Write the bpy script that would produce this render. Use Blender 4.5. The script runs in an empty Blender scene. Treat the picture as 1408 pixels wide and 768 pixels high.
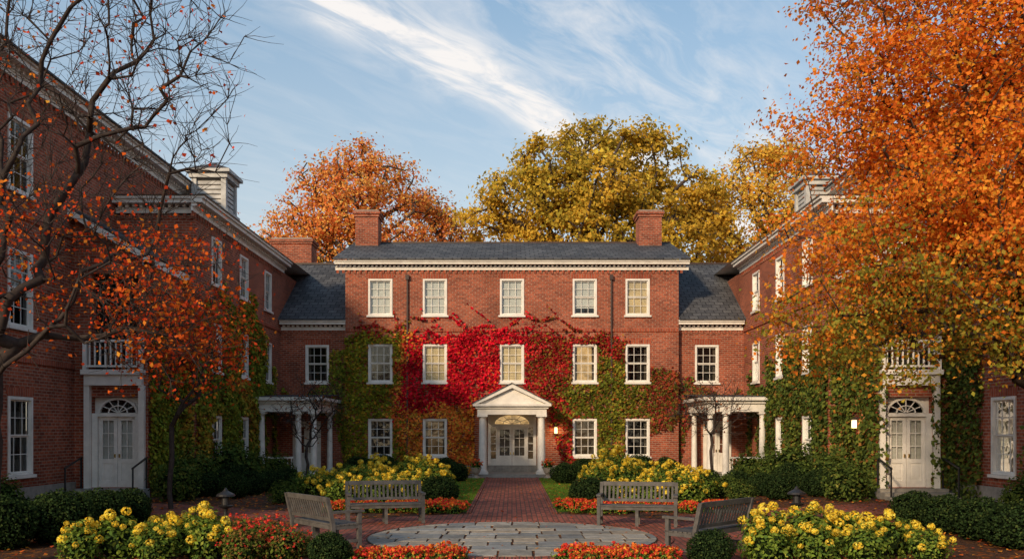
import bpy, math, random
import numpy as np
random.seed(7); rng=np.random.default_rng(7)
scene=bpy.context.scene
COL=scene.collection
# ---------------------------------------------------------------- materials
def newmat(name):
    m=bpy.data.materials.new(name); m.use_nodes=True
    nt=m.node_tree; nt.nodes.clear()
    out=nt.nodes.new('ShaderNodeOutputMaterial')
    return m,nt,out
def N(nt,t,**kw):
    n=nt.nodes.new(t)
    for k,v in kw.items(): setattr(n,k,v)
    return n
def L(nt,a,b): nt.links.new(a,b)
def ramp(nt,fac,stops):
    r=N(nt,'ShaderNodeValToRGB')
    e=r.color_ramp.elements
    while len(e)<len(stops): e.new(.5)
    for i,(p,c) in enumerate(stops):
        e[i].position=p; e[i].color=(c[0],c[1],c[2],1) if not isinstance(c,(int,float)) else (c,c,c,1)
    L(nt,fac,r.inputs[0]); return r.outputs[0]
def math_(nt,op,a,b=None,c=None,clamp=False):
    n=N(nt,'ShaderNodeMath',operation=op); n.use_clamp=clamp
    for i,v in enumerate((a,b,c)):
        if v is None: continue
        if isinstance(v,(int,float)): n.inputs[i].default_value=v
        else: L(nt,v,n.inputs[i])
    return n.outputs[0]
def mixc(nt,fac,a,b,mode='MIX'):
    n=N(nt,'ShaderNodeMix',data_type='RGBA',blend_type=mode)
    for i,v in ((0,fac),(6,a),(7,b)):
        if isinstance(v,(int,float)): n.inputs[i].default_value=v
        elif isinstance(v,tuple): n.inputs[i].default_value=(*v,1)
        else: L(nt,v,n.inputs[i])
    return n.outputs[2]
def noise(nt,vec,scale,detail=4,rough=.55,dist=0):
    n=N(nt,'ShaderNodeTexNoise'); n.inputs['Scale'].default_value=scale; n.inputs['Detail'].default_value=detail
    n.inputs['Roughness'].default_value=rough; n.inputs['Distortion'].default_value=dist
    if vec is not None: L(nt,vec,n.inputs['Vector'])
    return n.outputs[0]
def principled(nt,out,color,rough=.7,bump=None,bstr=.3,bdist=.02,metal=0,spec=.4):
    p=N(nt,'ShaderNodeBsdfPrincipled')
    if isinstance(color,tuple): p.inputs['Base Color'].default_value=(*color,1)
    else: L(nt,color,p.inputs['Base Color'])
    if isinstance(rough,(int,float)): p.inputs['Roughness'].default_value=rough
    else: L(nt,rough,p.inputs['Roughness'])
    p.inputs['Metallic'].default_value=metal
    p.inputs['Specular IOR Level'].default_value=spec
    if bump is not None:
        b=N(nt,'ShaderNodeBump'); b.inputs['Strength'].default_value=bstr; b.inputs['Distance'].default_value=bdist
        L(nt,bump,b.inputs['Height']); L(nt,b.outputs[0],p.inputs['Normal'])
    L(nt,p.outputs[0],out.inputs[0]); return p
def brickmat(name,mode,bw,bh,c1,c2,mortar,ms=.012,rough=.85,blotch=.35,offset=.5):
    m,nt,out=newmat(name)
    g=N(nt,'ShaderNodeNewGeometry'); s=N(nt,'ShaderNodeSeparateXYZ'); L(nt,g.outputs['Position'],s.inputs[0])
    x,y,z=s.outputs
    if mode=='wall': u=math_(nt,'ADD',x,y); v=z
    elif mode=='roofx': u=x; v=math_(nt,'MULTIPLY',z,2.2)
    elif mode=='roofy': u=y; v=math_(nt,'MULTIPLY',z,2.2)
    else: u=y; v=x
    c=N(nt,'ShaderNodeCombineXYZ'); L(nt,u,c.inputs[0]); L(nt,v,c.inputs[1])
    b=N(nt,'ShaderNodeTexBrick'); L(nt,c.outputs[0],b.inputs['Vector'])
    b.offset=offset
    b.inputs['Color1'].default_value=(*c1,1); b.inputs['Color2'].default_value=(*c2,1); b.inputs['Mortar'].default_value=(*mortar,1)
    b.inputs['Scale'].default_value=1; b.inputs['Mortar Size'].default_value=ms; b.inputs['Mortar Smooth'].default_value=.1
    b.inputs['Brick Width'].default_value=bw; b.inputs['Row Height'].default_value=bh; b.inputs['Bias'].default_value=-.1
    n1=noise(nt,g.outputs['Position'],.45,4,.6); n2=noise(nt,g.outputs['Position'],9,3,.6)
    f=ramp(nt,n1,[(.3,1-blotch),(.7,1+blotch*.35)])
    f2=ramp(nt,n2,[(.25,.66),(.75,1.28)])
    col=mixc(nt,1.0,b.outputs['Color'],f,'MULTIPLY'); col=mixc(nt,1.0,col,f2,'MULTIPLY')
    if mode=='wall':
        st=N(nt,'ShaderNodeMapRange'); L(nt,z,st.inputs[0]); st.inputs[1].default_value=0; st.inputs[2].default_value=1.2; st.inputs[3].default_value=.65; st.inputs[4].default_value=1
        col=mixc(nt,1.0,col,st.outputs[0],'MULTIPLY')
    inv=math_(nt,'SUBTRACT',1.0,b.outputs['Fac'])
    h=math_(nt,'ADD',inv,math_(nt,'MULTIPLY',n2,.5))
    principled(nt,out,col,rough,h,.5,.012,spec=.15)
    return m
M={}
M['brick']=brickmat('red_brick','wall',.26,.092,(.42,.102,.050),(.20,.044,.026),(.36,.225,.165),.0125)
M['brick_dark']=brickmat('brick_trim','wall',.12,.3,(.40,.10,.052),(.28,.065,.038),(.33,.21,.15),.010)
M['paver']=brickmat('paver_brick','floor',.24,.12,(.40,.12,.08),(.21,.066,.05),(.10,.07,.055),.012,.85,.4)
M['slate_x']=brickmat('slate_roof_x','roofx',.42,.36,(.115,.118,.126),(.060,.063,.072),(.026,.026,.03),.02,.7,.3)
M['slate_y']=brickmat('slate_roof_y','roofy',.42,.36,(.115,.118,.126),(.060,.063,.072),(.026,.026,.03),.02,.7,.3)
def noisymat(name,c,var=.2,scale=4,rough=.6,bstr=.15,spec=.4,metal=0):
    m,nt,out=newmat(name)
    tc=N(nt,'ShaderNodeTexCoord')
    n=noise(nt,tc.outputs['Object'],scale,4,.65)
    f=ramp(nt,n,[(.3,1-var),(.7,1+var*.5)])
    col=mixc(nt,1.0,c,f,'MULTIPLY')
    principled(nt,out,col,rough,n,bstr,.01,metal,spec); return m
M['white']=noisymat('white_paint',(.76,.73,.68),.18,2.5,.5,.08)
M['oldwhite']=noisymat('weathered_white_paint',(.5,.5,.49),.35,2.5,.6,.1)
M['blind']=noisymat('window_blind',(.76,.76,.73),.08,3,.8)
M['curtain']=noisymat('curtain_cloth',(.16,.13,.10),.3,3,.9)
M['cream_blind']=noisymat('cream_blind',(.84,.66,.38),.3,2,.8)  # cream blind colour carries the golden sky reflection painted into upper windows
M['stone']=noisymat('stone',(.28,.26,.23),.3,5,.85,.4)
M['black']=noisymat('black_iron',(.02,.02,.022),.3,10,.45,.1)
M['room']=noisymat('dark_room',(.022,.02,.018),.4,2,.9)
M['wood']=noisymat('weathered_wood',(.10,.094,.09),.45,7,.75,.4)
M['bark']=noisymat('bark',(.075,.055,.045),.5,9,.9,.8,.2)
M['bark_grey']=noisymat('bark_grey',(.052,.040,.036),.45,9,.9,.8,.2)
M['pipe']=noisymat('downpipe_metal',(.06,.035,.028),.2,5,.5)
M['urnmat']=noisymat('terracotta_urn',(.42,.36,.30),.25,6,.8,.3)
M['brass']=noisymat('brass',(.5,.35,.12),.1,6,.3,.05,.5,1)
def emis(name,c,s):
    m,nt,out=newmat(name); e=N(nt,'ShaderNodeEmission')
    tc=N(nt,'ShaderNodeTexCoord'); n=noise(nt,tc.outputs['Object'],3,3)
    f=ramp(nt,n,[(.3,.3),(.7,1.2)]); col=mixc(nt,1.0,c,f,'MULTIPLY'); L(nt,col,e.inputs[0])
    e.inputs[1].default_value=s; L(nt,e.outputs[0],out.inputs[0]); return m
M['glow']=emis('warm_glow_and_reflection',(1,.58,.22),.9)  # lit fanlight; also a glowing surface imitating golden reflection in one window
M['glowdim']=emis('dim_interior',(1,.6,.3),.10)
M['lampglass']=emis('lamp_glass',(1,.6,.22),7)
m,nt,out=newmat('window_glass')
gl=N(nt,'ShaderNodeBsdfGlossy'); gl.inputs['Roughness'].default_value=.03; gl.inputs[0].default_value=(.9,.93,.95,1)
tr=N(nt,'ShaderNodeBsdfTransparent'); tr.inputs[0].default_value=(.76,.79,.79,1)
g=N(nt,'ShaderNodeNewGeometry'); nn=noise(nt,g.outputs['Position'],1.6,2); bp=N(nt,'ShaderNodeBump'); bp.inputs['Strength'].default_value=.35; bp.inputs['Distance'].default_value=.04
L(nt,nn,bp.inputs['Height']); L(nt,bp.outputs[0],gl.inputs['Normal'])
lw=N(nt,'ShaderNodeLayerWeight'); lw.inputs[0].default_value=.25
fac=math_(nt,'ADD',math_(nt,'MULTIPLY',lw.outputs['Fresnel'],.8),.04,clamp=True)
mx=N(nt,'ShaderNodeMixShader'); L(nt,fac,mx.inputs[0]); L(nt,tr.outputs[0],mx.inputs[1]); L(nt,gl.outputs[0],mx.inputs[2]); L(nt,mx.outputs[0],out.inputs[0])
M['glass']=m
def leafmat(name,trans=.35,gain=1.0):
    m,nt,out=newmat(name)
    a=N(nt,'ShaderNodeAttribute'); a.attribute_name='col'
    d=N(nt,'ShaderNodeBsdfDiffuse'); t=N(nt,'ShaderNodeBsdfTranslucent')
    L(nt,a.outputs['Color'],d.inputs[0]); L(nt,a.outputs['Color'],t.inputs[0])
    m1=N(nt,'ShaderNodeMixShader'); m1.inputs[0].default_value=trans; L(nt,d.outputs[0],m1.inputs[1]); L(nt,t.outputs[0],m1.inputs[2])
    L(nt,m1.outputs[0],out.inputs[0]); return m
M['leaf']=leafmat('leaf_surface',.28); M['tleaf']=leafmat('tree_leaf_surface',.48)
m,nt,out=newmat('flagstone')
a=N(nt,'ShaderNodeAttribute'); a.attribute_name='col'; g=N(nt,'ShaderNodeNewGeometry')
n=noise(nt,g.outputs['Position'],3.5,6,.65); n2=noise(nt,g.outputs['Position'],22,4,.6)
c=mixc(nt,1.0,a.outputs['Color'],ramp(nt,n,[(.3,.62),(.7,1.2)]),'MULTIPLY'); c=mixc(nt,1.0,c,ramp(nt,n2,[(.3,.8),(.7,1.12)]),'MULTIPLY')
principled(nt,out,c,.8,n2,.4,.01,spec=.2); M['flag']=m
m,nt,out=newmat('ground_mulch')
g=N(nt,'ShaderNodeNewGeometry'); P=g.outputs['Position']
n2=noise(nt,P,14,5,.7)
c=ramp(nt,n2,[(.25,(.022,.013,.009)),(.5,(.075,.040,.026)),(.75,(.16,.082,.05))])
v=N(nt,'ShaderNodeTexVoronoi'); v.inputs['Scale'].default_value=9; L(nt,P,v.inputs['Vector'])
hs=N(nt,'ShaderNodeSeparateColor'); L(nt,v.outputs['Color'],hs.inputs[0])
lc=ramp(nt,hs.outputs[0],[(0,(.20,.05,.015)),(.5,(.28,.10,.02)),(1,(.10,.05,.025))])
lf=math_(nt,'GREATER_THAN',hs.outputs[1],.84)
c=mixc(nt,lf,c,lc)
principled(nt,out,c,.95,n2,.8,.03,spec=.1); M['mulch']=m
m,nt,out=newmat('lawn_grass'); g=N(nt,'ShaderNodeNewGeometry'); n=noise(nt,g.outputs['Position'],3,5,.7)
principled(nt,out,ramp(nt,n,[(.3,(.04,.085,.014)),(.7,(.10,.16,.025))]),.9,n,.5,.03,spec=.1); M['grass']=m

# ---------------------------------------------------------------- mesh helpers
class MB:
    def __init__(s): s.v=[]; s.f=[]
    def add(s,vs,fs):
        o=len(s.v); s.v+=[tuple(p) for p in vs]; s.f+=[tuple(i+o for i in f) for f in fs]
    def obj(s,name,mat,parent=None,smooth=False):
        me=bpy.data.meshes.new(name); me.from_pydata(s.v,[],s.f); me.update()
        me.materials.append(mat)
        if smooth: me.polygons.foreach_set('use_smooth',[True]*len(me.polygons))
        o=bpy.data.objects.new(name,me); COL.objects.link(o)
        if parent: o.parent=parent
        return o
class Frame:
    def __init__(s,o,U,Nn): s.o=o; s.U=U; s.N=Nn; s.flip=(U[0]*Nn[1]-U[1]*Nn[0])<0
    def P(s,u,d,z): return (s.o[0]+s.U[0]*u+s.N[0]*d, s.o[1]+s.U[1]*u+s.N[1]*d, s.o[2]+z)
W=Frame((0,0,0),(1,0,0),(0,1,0))
def front(Y,s=1): return Frame((0,Y,0),(s,0,0),(0,-1,0))
def side(s,X): return Frame((s*X,0,0),(0,1,0),(-s,0,0))
def empty(name):
    e=bpy.data.objects.new(name,None); COL.objects.link(e); return e
class Build:
    def __init__(s,name): s.e=empty(name); s.p={}
    def mb(s,part,mat):
        if (part,mat) not in s.p: s.p[(part,mat)]=MB()
        return s.p[(part,mat)]
    def box(s,F,u0,u1,d0,d1,z0,z1,part,mat):
        v=[F.P(u,d,z) for z in (z0,z1) for (u,d) in ((u0,d0),(u1,d0),(u1,d1),(u0,d1))]
        f=[(3,2,1,0),(4,5,6,7),(0,1,5,4),(1,2,6,5),(2,3,7,6),(3,0,4,7)]
        if F.flip: f=[q[::-1] for q in f]
        s.mb(part,mat).add(v,f)
    def quad(s,pts,part,mat): s.mb(part,mat).add(pts,[tuple(range(len(pts)))])
    def prism(s,F,poly,d0,d1,part,mat):
        n=len(poly); v=[F.P(u,d0,z) for u,z in poly]+[F.P(u,d1,z) for u,z in poly]
        f=[tuple(range(n))[::-1],tuple(range(n,2*n))]+[(i,(i+1)%n,n+(i+1)%n,n+i) for i in range(n)]
        s.mb(part,mat).add(v,f)
    def lathe(s,c,prof,part,mat,n=16):
        v=[];f=[]
        for r,z in prof:
            for i in range(n):
                a=2*math.pi*i/n; v.append((c[0]+r*math.cos(a),c[1]+r*math.sin(a),c[2]+z))
        for k in range(len(prof)-1):
            for i in range(n):
                j=(i+1)%n; f.append((k*n+i,k*n+j,(k+1)*n+j,(k+1)*n+i))
        f.append(tuple(range(n))[::-1]); f.append(tuple(range((len(prof)-1)*n,len(prof)*n)))
        s.mb(part,mat).add(v,f)
    def wall(s,F,u0,u1,z0,z1,holes=(),mat='brick',rev=.13,part='walls'):
        us=sorted({u0,u1,*[h[0] for h in holes],*[h[1] for h in holes]}); zs=sorted({z0,z1,*[h[2] for h in holes],*[h[3] for h in holes]})
        us=[u for u in us if u0<=u<=u1]; zs=[z for z in zs if z0<=z<=z1]
        mb=s.mb(part,mat)
        def q(pts):
            if F.flip: pts=pts[::-1]
            mb.add(pts,[(0,1,2,3)])
        for a,b in zip(us,us[1:]):
            for c,d in zip(zs,zs[1:]):
                mu=(a+b)/2; mz=(c+d)/2
                if any(h[0]<mu<h[1] and h[2]<mz<h[3] for h in holes): continue
                q([F.P(b,0,c),F.P(a,0,c),F.P(a,0,d),F.P(b,0,d)])
        for h in holes:
            a,b,c,d=h
            for p in ([(a,0,c),(a,-rev,c),(a,-rev,d),(a,0,d)],[(b,-rev,c),(b,0,c),(b,0,d),(b,-rev,d)],[(a,0,d),(a,-rev,d),(b,-rev,d),(b,0,d)],[(a,-rev,c),(a,0,c),(b,0,c),(b,-rev,c)]):
                q([F.P(*t) for t in p])
    def finish(s):
        for (part,mat),mb in s.p.items():
            mb.obj(part if part==mat else part+'_'+mat,M[mat],s.e)
def window(B,F,uc,w,z0,z1,style='dark',cols=3,rows=2):
    a,b=uc-w/2+.002,uc+w/2-.002; z0+=.002; z1-=.002; fw=.085
    bx=lambda *k:B.box(F,*k,'window_frames','white')
    bx(a,a+fw,-.11,.035,z0,z1); bx(b-fw,b,-.11,.035,z0,z1); bx(a+fw,b-fw,-.11,.035,z1-fw,z1); bx(a+fw,b-fw,-.11,.035,z0,z0+.06)
    bx(a-.07,b+.07,.003,.10,z0-.09,z0-.006)
    hh=.24
    B.prism(F,[(a-.02,z1+.006),(b+.02,z1+.006),(b+.14,z1+hh),(a-.14,z1+hh)],.004,.016,'lintels','brick_dark')
    A,Bb=a+fw,b-fw; zm=(z0+z1)/2
    for (c,d,dep) in ((zm,z1-fw,-.05),(z0+.06,zm,-.085)):
        r=.04
        bx(A,A+r,dep-.018,dep+.018,c,d); bx(Bb-r,Bb,dep-.018,dep+.018,c,d)
        bx(A+r,Bb-r,dep-.018,dep+.018,d-r,d); bx(A+r,Bb-r,dep-.018,dep+.018,c,c+r)
        for i in range(1,cols):
            u=A+(Bb-A)*i/cols; bx(u-.010,u+.010,dep-.012,dep+.012,c+r,d-r)
        for j in range(1,rows):
            z=c+(d-c)*j/rows; bx(A+r,Bb-r,dep-.009,dep+.009,z-.010,z+.010)
        q=[F.P(A+r,dep,c+r),F.P(Bb-r,dep,c+r),F.P(Bb-r,dep,d-r),F.P(A+r,dep,d-r)]
        B.quad(q,'window_panes','glass')
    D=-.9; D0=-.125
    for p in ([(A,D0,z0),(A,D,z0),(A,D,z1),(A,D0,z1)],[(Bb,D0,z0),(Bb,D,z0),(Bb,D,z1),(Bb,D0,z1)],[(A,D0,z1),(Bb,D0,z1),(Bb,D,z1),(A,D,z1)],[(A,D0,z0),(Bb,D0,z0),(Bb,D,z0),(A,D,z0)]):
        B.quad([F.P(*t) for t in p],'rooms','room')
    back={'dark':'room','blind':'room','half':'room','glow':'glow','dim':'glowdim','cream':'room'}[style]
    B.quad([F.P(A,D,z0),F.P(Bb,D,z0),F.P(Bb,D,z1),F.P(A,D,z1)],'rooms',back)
    if style in('blind','cream','half'):
        bot={'blind':z0+.08,'cream':z0+.1,'half':zm+random.uniform(-.2,.25)}[style]
        if style!='half' : bot+=random.choice([0,0,.12,.25])
        n=max(6,int((z1-bot)/.09))
        for i in range(n):
            za=bot+(z1-bot)*i/n; zb=bot+(z1-bot)*(i+.92)/n
            B.quad([F.P(A,-.13,za),F.P(Bb,-.13,za),F.P(Bb,-.15,zb),F.P(A,-.15,zb)],'blinds','cream_blind' if style=='cream' else 'blind')
    if style in('dark','dim','glow'):
        for sgn in (0,1):
            n=5; cw=(Bb-A)*.14
            for i in range(n):
                ua=(A+cw*i/n) if sgn==0 else (Bb-cw*i/n); ub=(A+cw*(i+1)/n) if sgn==0 else (Bb-cw*(i+1)/n)
                da=-.2-(.03 if i%2 else 0); db=-.2-(0 if i%2 else .03)
                B.quad([F.P(ua,da,z0),F.P(ub,db,z0),F.P(ub,db,z1),F.P(ua,da,z1)],'curtains','curtain')
def cornice(B,F,u0,u1,zt,k=1.0,dent=True):
    bx=lambda *a:B.box(F,*a,'cornice','white')
    bx(u0,u1,.003,.07*k,zt-.55*k,zt-.40*k)
    bx(u0,u1,.003,.11*k,zt-.40*k,zt-.36*k)
    if dent:
        u=u0+.05
        while u<u1-.13*k:
            bx(u,u+.12*k,.003,.20*k,zt-.357*k,zt-.24*k); u+=.27*k
    bx(u0-.0,u1+.0,.003,.42*k,zt-.237*k,zt-.09*k)
    bx(u0-.0,u1+.0,.003,.50*k,zt-.087*k,zt)
    u=u0+.05
    while u<u1-.14:
        B.box(F,u,u+.12,.003,.05,zt-.74*k,zt-.552*k,'corbels','brick_dark'); u+=.26
def column(B,x,y,z0,z1,r=.14):
    h=z1-z0
    B.box(W,x-r*1.45,x+r*1.45,y-r*1.45,y+r*1.45,z0,z0+.09,'columns','white')
    B.lathe((x,y,z0),[(r*1.3,.092),(r*1.3,.14),(r*1.05,.17),(r,.25),(r*.98,h*.4),(r*.84,h-.18),(r*.95,h-.165),(r*.95,h-.14),(r*1.2,h-.10)],'column_shafts','white')
    B.box(W,x-r*1.35,x+r*1.35,y-r*1.35,y+r*1.35,z1-.10,z1-.002,'columns','white')
def balustrade(B,F,u0,u1,d,z0,z1):
    B.box(F,u0,u1,d-.05,d+.05,z1-.07,z1,'balustrade','white'); B.box(F,u0,u1,d-.04,d+.04,z0+.08,z0+.14,'balustrade','white')
    n=int((u1-u0)/.15)
    for i in range(n):
        u=u0+(u1-u0)*(i+.5)/n; B.box(F,u-.022,u+.022,d-.022,d+.022,z0+.142,z1-.072,'balustrade','white')
def door(B,F,uc,w,z0,z1,dep=-.12):
    for sg in (-1,1):
        a,b=(uc-w/2,uc-.006) if sg<0 else (uc+.006,uc+w/2)
        st=.11
        bx=lambda *k:B.box(F,*k,'door','white')
        bx(a,a+st,dep-.03,dep+.03,z0,z1); bx(b-st,b,dep-.03,dep+.03,z0,z1)
        h=z1-z0; zz=[z0,z0+.2,z0+h*.34,z0+h*.40,z1-.12,z1]
        bx(a+st,b-st,dep-.03,dep+.03,z0,z0+.2); bx(a+st,b-st,dep-.03,dep+.03,zz[2],zz[3]); bx(a+st,b-st,dep-.03,dep+.03,z1-.12,z1)
        bx(a+st,b-st,dep-.03,dep-.0,z0+.2,zz[2]); bx(a+st+.06,b-st-.06,dep,dep+.018,z0+.27,zz[2]-.07)
        B.quad([F.P(a+st,dep,zz[3]),F.P(b-st,dep,zz[3]),F.P(b-st,dep,z1-.12),F.P(a+st,dep,z1-.12)],'door_glass','glass')
        B.quad([F.P(a+st,dep-.10,zz[3]),F.P(b-st,dep-.10,zz[3]),F.P(b-st,dep-.10,z1-.12),F.P(a+st,dep-.10,z1-.12)],'door_back','curtain')
        m=(a+b)/2; bx(m-.012,m+.012,dep-.01,dep+.014,zz[3],z1-.12)
        for j in (1,2):
            z=zz[3]+(z1-.12-zz[3])*j/3; bx(a+st,b-st,dep-.01,dep+.012,z-.012,z+.012)
        B.box(F,uc+sg*.07-.018,uc+sg*.07+.018,dep+.031,dep+.09,z0+h*.42,z0+h*.47,'door_knob','brass')
def fanlight(B,F,uc,z,rx,rz,dep,glass='glass',back='glow'):
    n=14; pts=[(uc+rx*math.cos(math.pi*i/n),z+rz*math.sin(math.pi*i/n)) for i in range(n+1)]
    B.quad([F.P(u,dep,zz) for u,zz in pts],'fanlight',glass); B.quad([F.P(u,dep-.06,zz) for u,zz in pts],'fanlight_glow',back)
    for k in (1.0,.5):
        for i in range(n):
            a0=math.pi*i/n;a1=math.pi*(i+1)/n; t=.07 if k==1 else .03
            p=[(uc+(rx*k)*math.cos(a0),z+rz*k*math.sin(a0)),(uc+(rx*k)*math.cos(a1),z+rz*k*math.sin(a1)),(uc+(rx*k+t)*math.cos(a1),z+(rz*k+t)*math.sin(a1)),(uc+(rx*k+t)*math.cos(a0),z+(rz*k+t)*math.sin(a0))]
            B.prism(F,p,dep+.004,dep+.05,'fan_muntins','white')
    for i in range(1,6):
        a=math.pi*i/6; c,s_=math.cos(a),math.sin(a); px,pz=-s_*.012,c*.012
        p=[(uc+px,z+pz),(uc-px,z-pz),(uc+rx*c-px,z+rz*s_-pz),(uc+rx*c+px,z+rz*s_+pz)]
        B.prism(F,p,dep+.006,dep+.03,'fan_muntins','white')
def chimney(B,x,y,w,d,z0,z1):
    B.box(W,x-w/2,x+w/2,y-d/2,y+d/2,z0,z1-.35,'chimney','brick')
    B.box(W,x-w/2-.06,x+w/2+.06,y-d/2-.06,y+d/2+.06,z1-.35,z1-.22,'chimney','brick')
    B.box(W,x-w/2-.12,x+w/2+.12,y-d/2-.12,y+d/2+.12,z1-.22,z1-.08,'chimney','brick')
    B.box(W,x-w/2-.02,x+w/2+.02,y-d/2-.02,y+d/2+.02,z1-.08,z1,'chimney_cap','stone')
# ================================================================ MAIN BUILDING
B=Build('brick_main_hall')
F=front(42)
XS=[-6.08,-3.56,0.0,3.36,5.8]; ww=1.12
holes=[];wins=[]
for i,x in enumerate(XS):
    wins.append((x,7.37,9.05,['blind','blind','blind','blind','cream'][i]))
    wins.append((x,4.28,6.03,['dark','cream','cream','glow','dark'][i]))  # cream and glow styles imitate golden sky reflection by colour and emission
    if i!=2: wins.append((x,.86,2.6,['dark','dim','','dim','dark'][i]))
holes=[(x-ww/2,x+ww/2,a,b) for x,a,b,_ in wins]
DH=(-1.12,1.12,.0,2.98)
B.wall(F,-7.7,7.7,0,9.4,holes+[DH])
for x,a,b,s in wins: window(B,F,x,ww,a,b,s)
B.box(F,-7.7,7.7,.003,.05,6.62,6.76,'string_course','brick_dark'); B.box(F,-7.7,7.7,.003,.07,0,.45,'plinth','stone')
cornice(B,F,-8.15,8.15,9.86,.75)
for sx in (-7.7,7.7):
    B.quad([(sx,42,0),(sx,52,0),(sx,52,9.5),(sx,47,11.45),(sx,42,9.5)],'gable_wall','brick')
B.quad([(-7.7,52,0),(7.7,52,0),(7.7,52,9.5),(-7.7,52,9.5)],'rear_wall','brick')
def roofslab(B,pts,th,part,mat):
    v=[p for p in pts]+[(p[0],p[1],p[2]-th) for p in pts]; n=len(pts)
    B.mb(part,mat).add(v,[tuple(range(n)),tuple(range(n,2*n))[::-1]]+[(i,n+i,n+(i+1)%n,(i+1)%n) for i in range(n)])
roofslab(B,[(-8.2,41.55,9.93),(8.2,41.55,9.93),(8.2,47,11.72),(-8.2,47,11.72)],.06,'roof','slate_x')
roofslab(B,[(8.2,52.4,9.93),(-8.2,52.4,9.93),(-8.2,47,11.72),(8.2,47,11.72)],.06,'roof_rear','slate_x')
B.box(W,-8.2,8.2,46.92,47.08,11.70,11.78,'ridge','pipe')
chimney(B,-7.35,46.6,1.15,1.2,9.5,13.2); chimney(B,7.0,46.6,1.15,1.2,9.5,13.2)
for x in (-4.83,4.58):
    B.box(F,x-.032,x+.032,.06,.125,.2,9.2,'downpipe','pipe')
    for z in (1.5,3.6,5.2,7.2,9.0): B.box(F,x-.05,x+.05,.055,.135,z,z+.05,'downpipe_straps','pipe')
    B.box(F,x-.08,x+.08,.05,.17,9.0,9.22,'downpipe_head','pipe')
B.box(F,-1.12,-.98,-.2,.03,0,2.978,'door_surround','white'); B.box(F,.98,1.12,-.2,.03,0,2.978,'door_surround','white')
B.box(F,-.98,.98,-.2,.028,2.85,2.978,'door_surround','white')
B.box(F,-.98,.98,-.2,.0,2.22,2.34,'door_surround','white')
for sg in (-1,1):
    a,b=sorted((sg*.68,sg*.74)); B.box(F,a,b,-.2,-.02,0.02,2.22,'door_surround','white')
    a,b=sorted((sg*.74,sg*.98)); B.box(F,a,b,-.2,-.08,0.02,.75,'door_surround','white')
    B.quad([F.P(a,-.14,.75),F.P(b,-.14,.75),F.P(b,-.14,2.22),F.P(a,-.14,2.22)],'sidelights','glass')
    B.quad([F.P(a,-.24,.75),F.P(b,-.24,.75),F.P(b,-.24,2.22),F.P(a,-.24,2.22)],'sidelight_glow','glowdim')
    for z in (1.1,1.45,1.8): B.box(F,a,b,-.15,-.12,z-.012,z+.012,'muntins','white')
door(B,F,0,1.36,.02,2.22)
fanlight(B,F,0,2.36,.8,.42,-.12)
B.box(F,-.98,.98,-.22,-.19,2.34,2.85,'fan_back','white')
PF=front(40.0)
B.box(W,-1.75,1.75,39.75,41.99,.0,.14,'portico_step','stone'); B.box(W,-1.9,1.9,39.4,39.75,0,.07,'portico_step','stone')
for sx in (-1.3,1.3): column(B,sx,40.15,.14,2.76,.17)
for sx in (-1.3,1.3): B.box(W,sx-.13,sx+.13,41.85,41.997,.14,2.76,'pilaster','white')
B.box(W,-1.52,1.52,39.95,41.99,2.76,3.02,'entablature','white')
B.box(W,-1.60,1.60,39.87,41.99,3.022,3.12,'entablature','white')
B.box(W,-1.72,1.72,39.75,41.99,3.122,3.22,'entablature','white')
B.prism(PF,[(-1.5,3.222),(1.5,3.222),(0,3.93)],-1.99,.08,'tympanum','white')
for sg in (-1,1):
    B.prism(PF,[(sg*1.74,3.223),(sg*1.50,3.223),(0,3.92),(0,4.10)],-1.99,.26,'raking_cornice','white')
    B.prism(PF,[(sg*1.80,3.235),(sg*1.74,3.226),(0,4.104),(0,4.15)],-1.99,.30,'pediment_roof','slate_x')
lx=2.02
B.box(F,lx-.05,lx+.05,.003,.12,2.28,2.34,'lantern_bracket','black'); B.box(F,lx-.09,lx+.09,.05,.25,2.20,2.25,'lantern_top','black'); B.box(F,lx-.06,lx+.06,.09,.21,1.93,2.2,'lantern_glass','lampglass'); B.box(F,lx-.08,lx+.08,.06,.24,1.89,1.93,'lantern_base','black')
B.finish()
def lamp(name,loc,e,r=.08):
    l=bpy.data.lights.new(name,'POINT'); l.energy=e; l.color=(1,.6,.28); l.shadow_soft_size=r
    o=bpy.data.objects.new(name,l); o.location=loc; COL.objects.link(o)
lamp('lantern_light',(lx,41.55,2.05),18)

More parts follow.
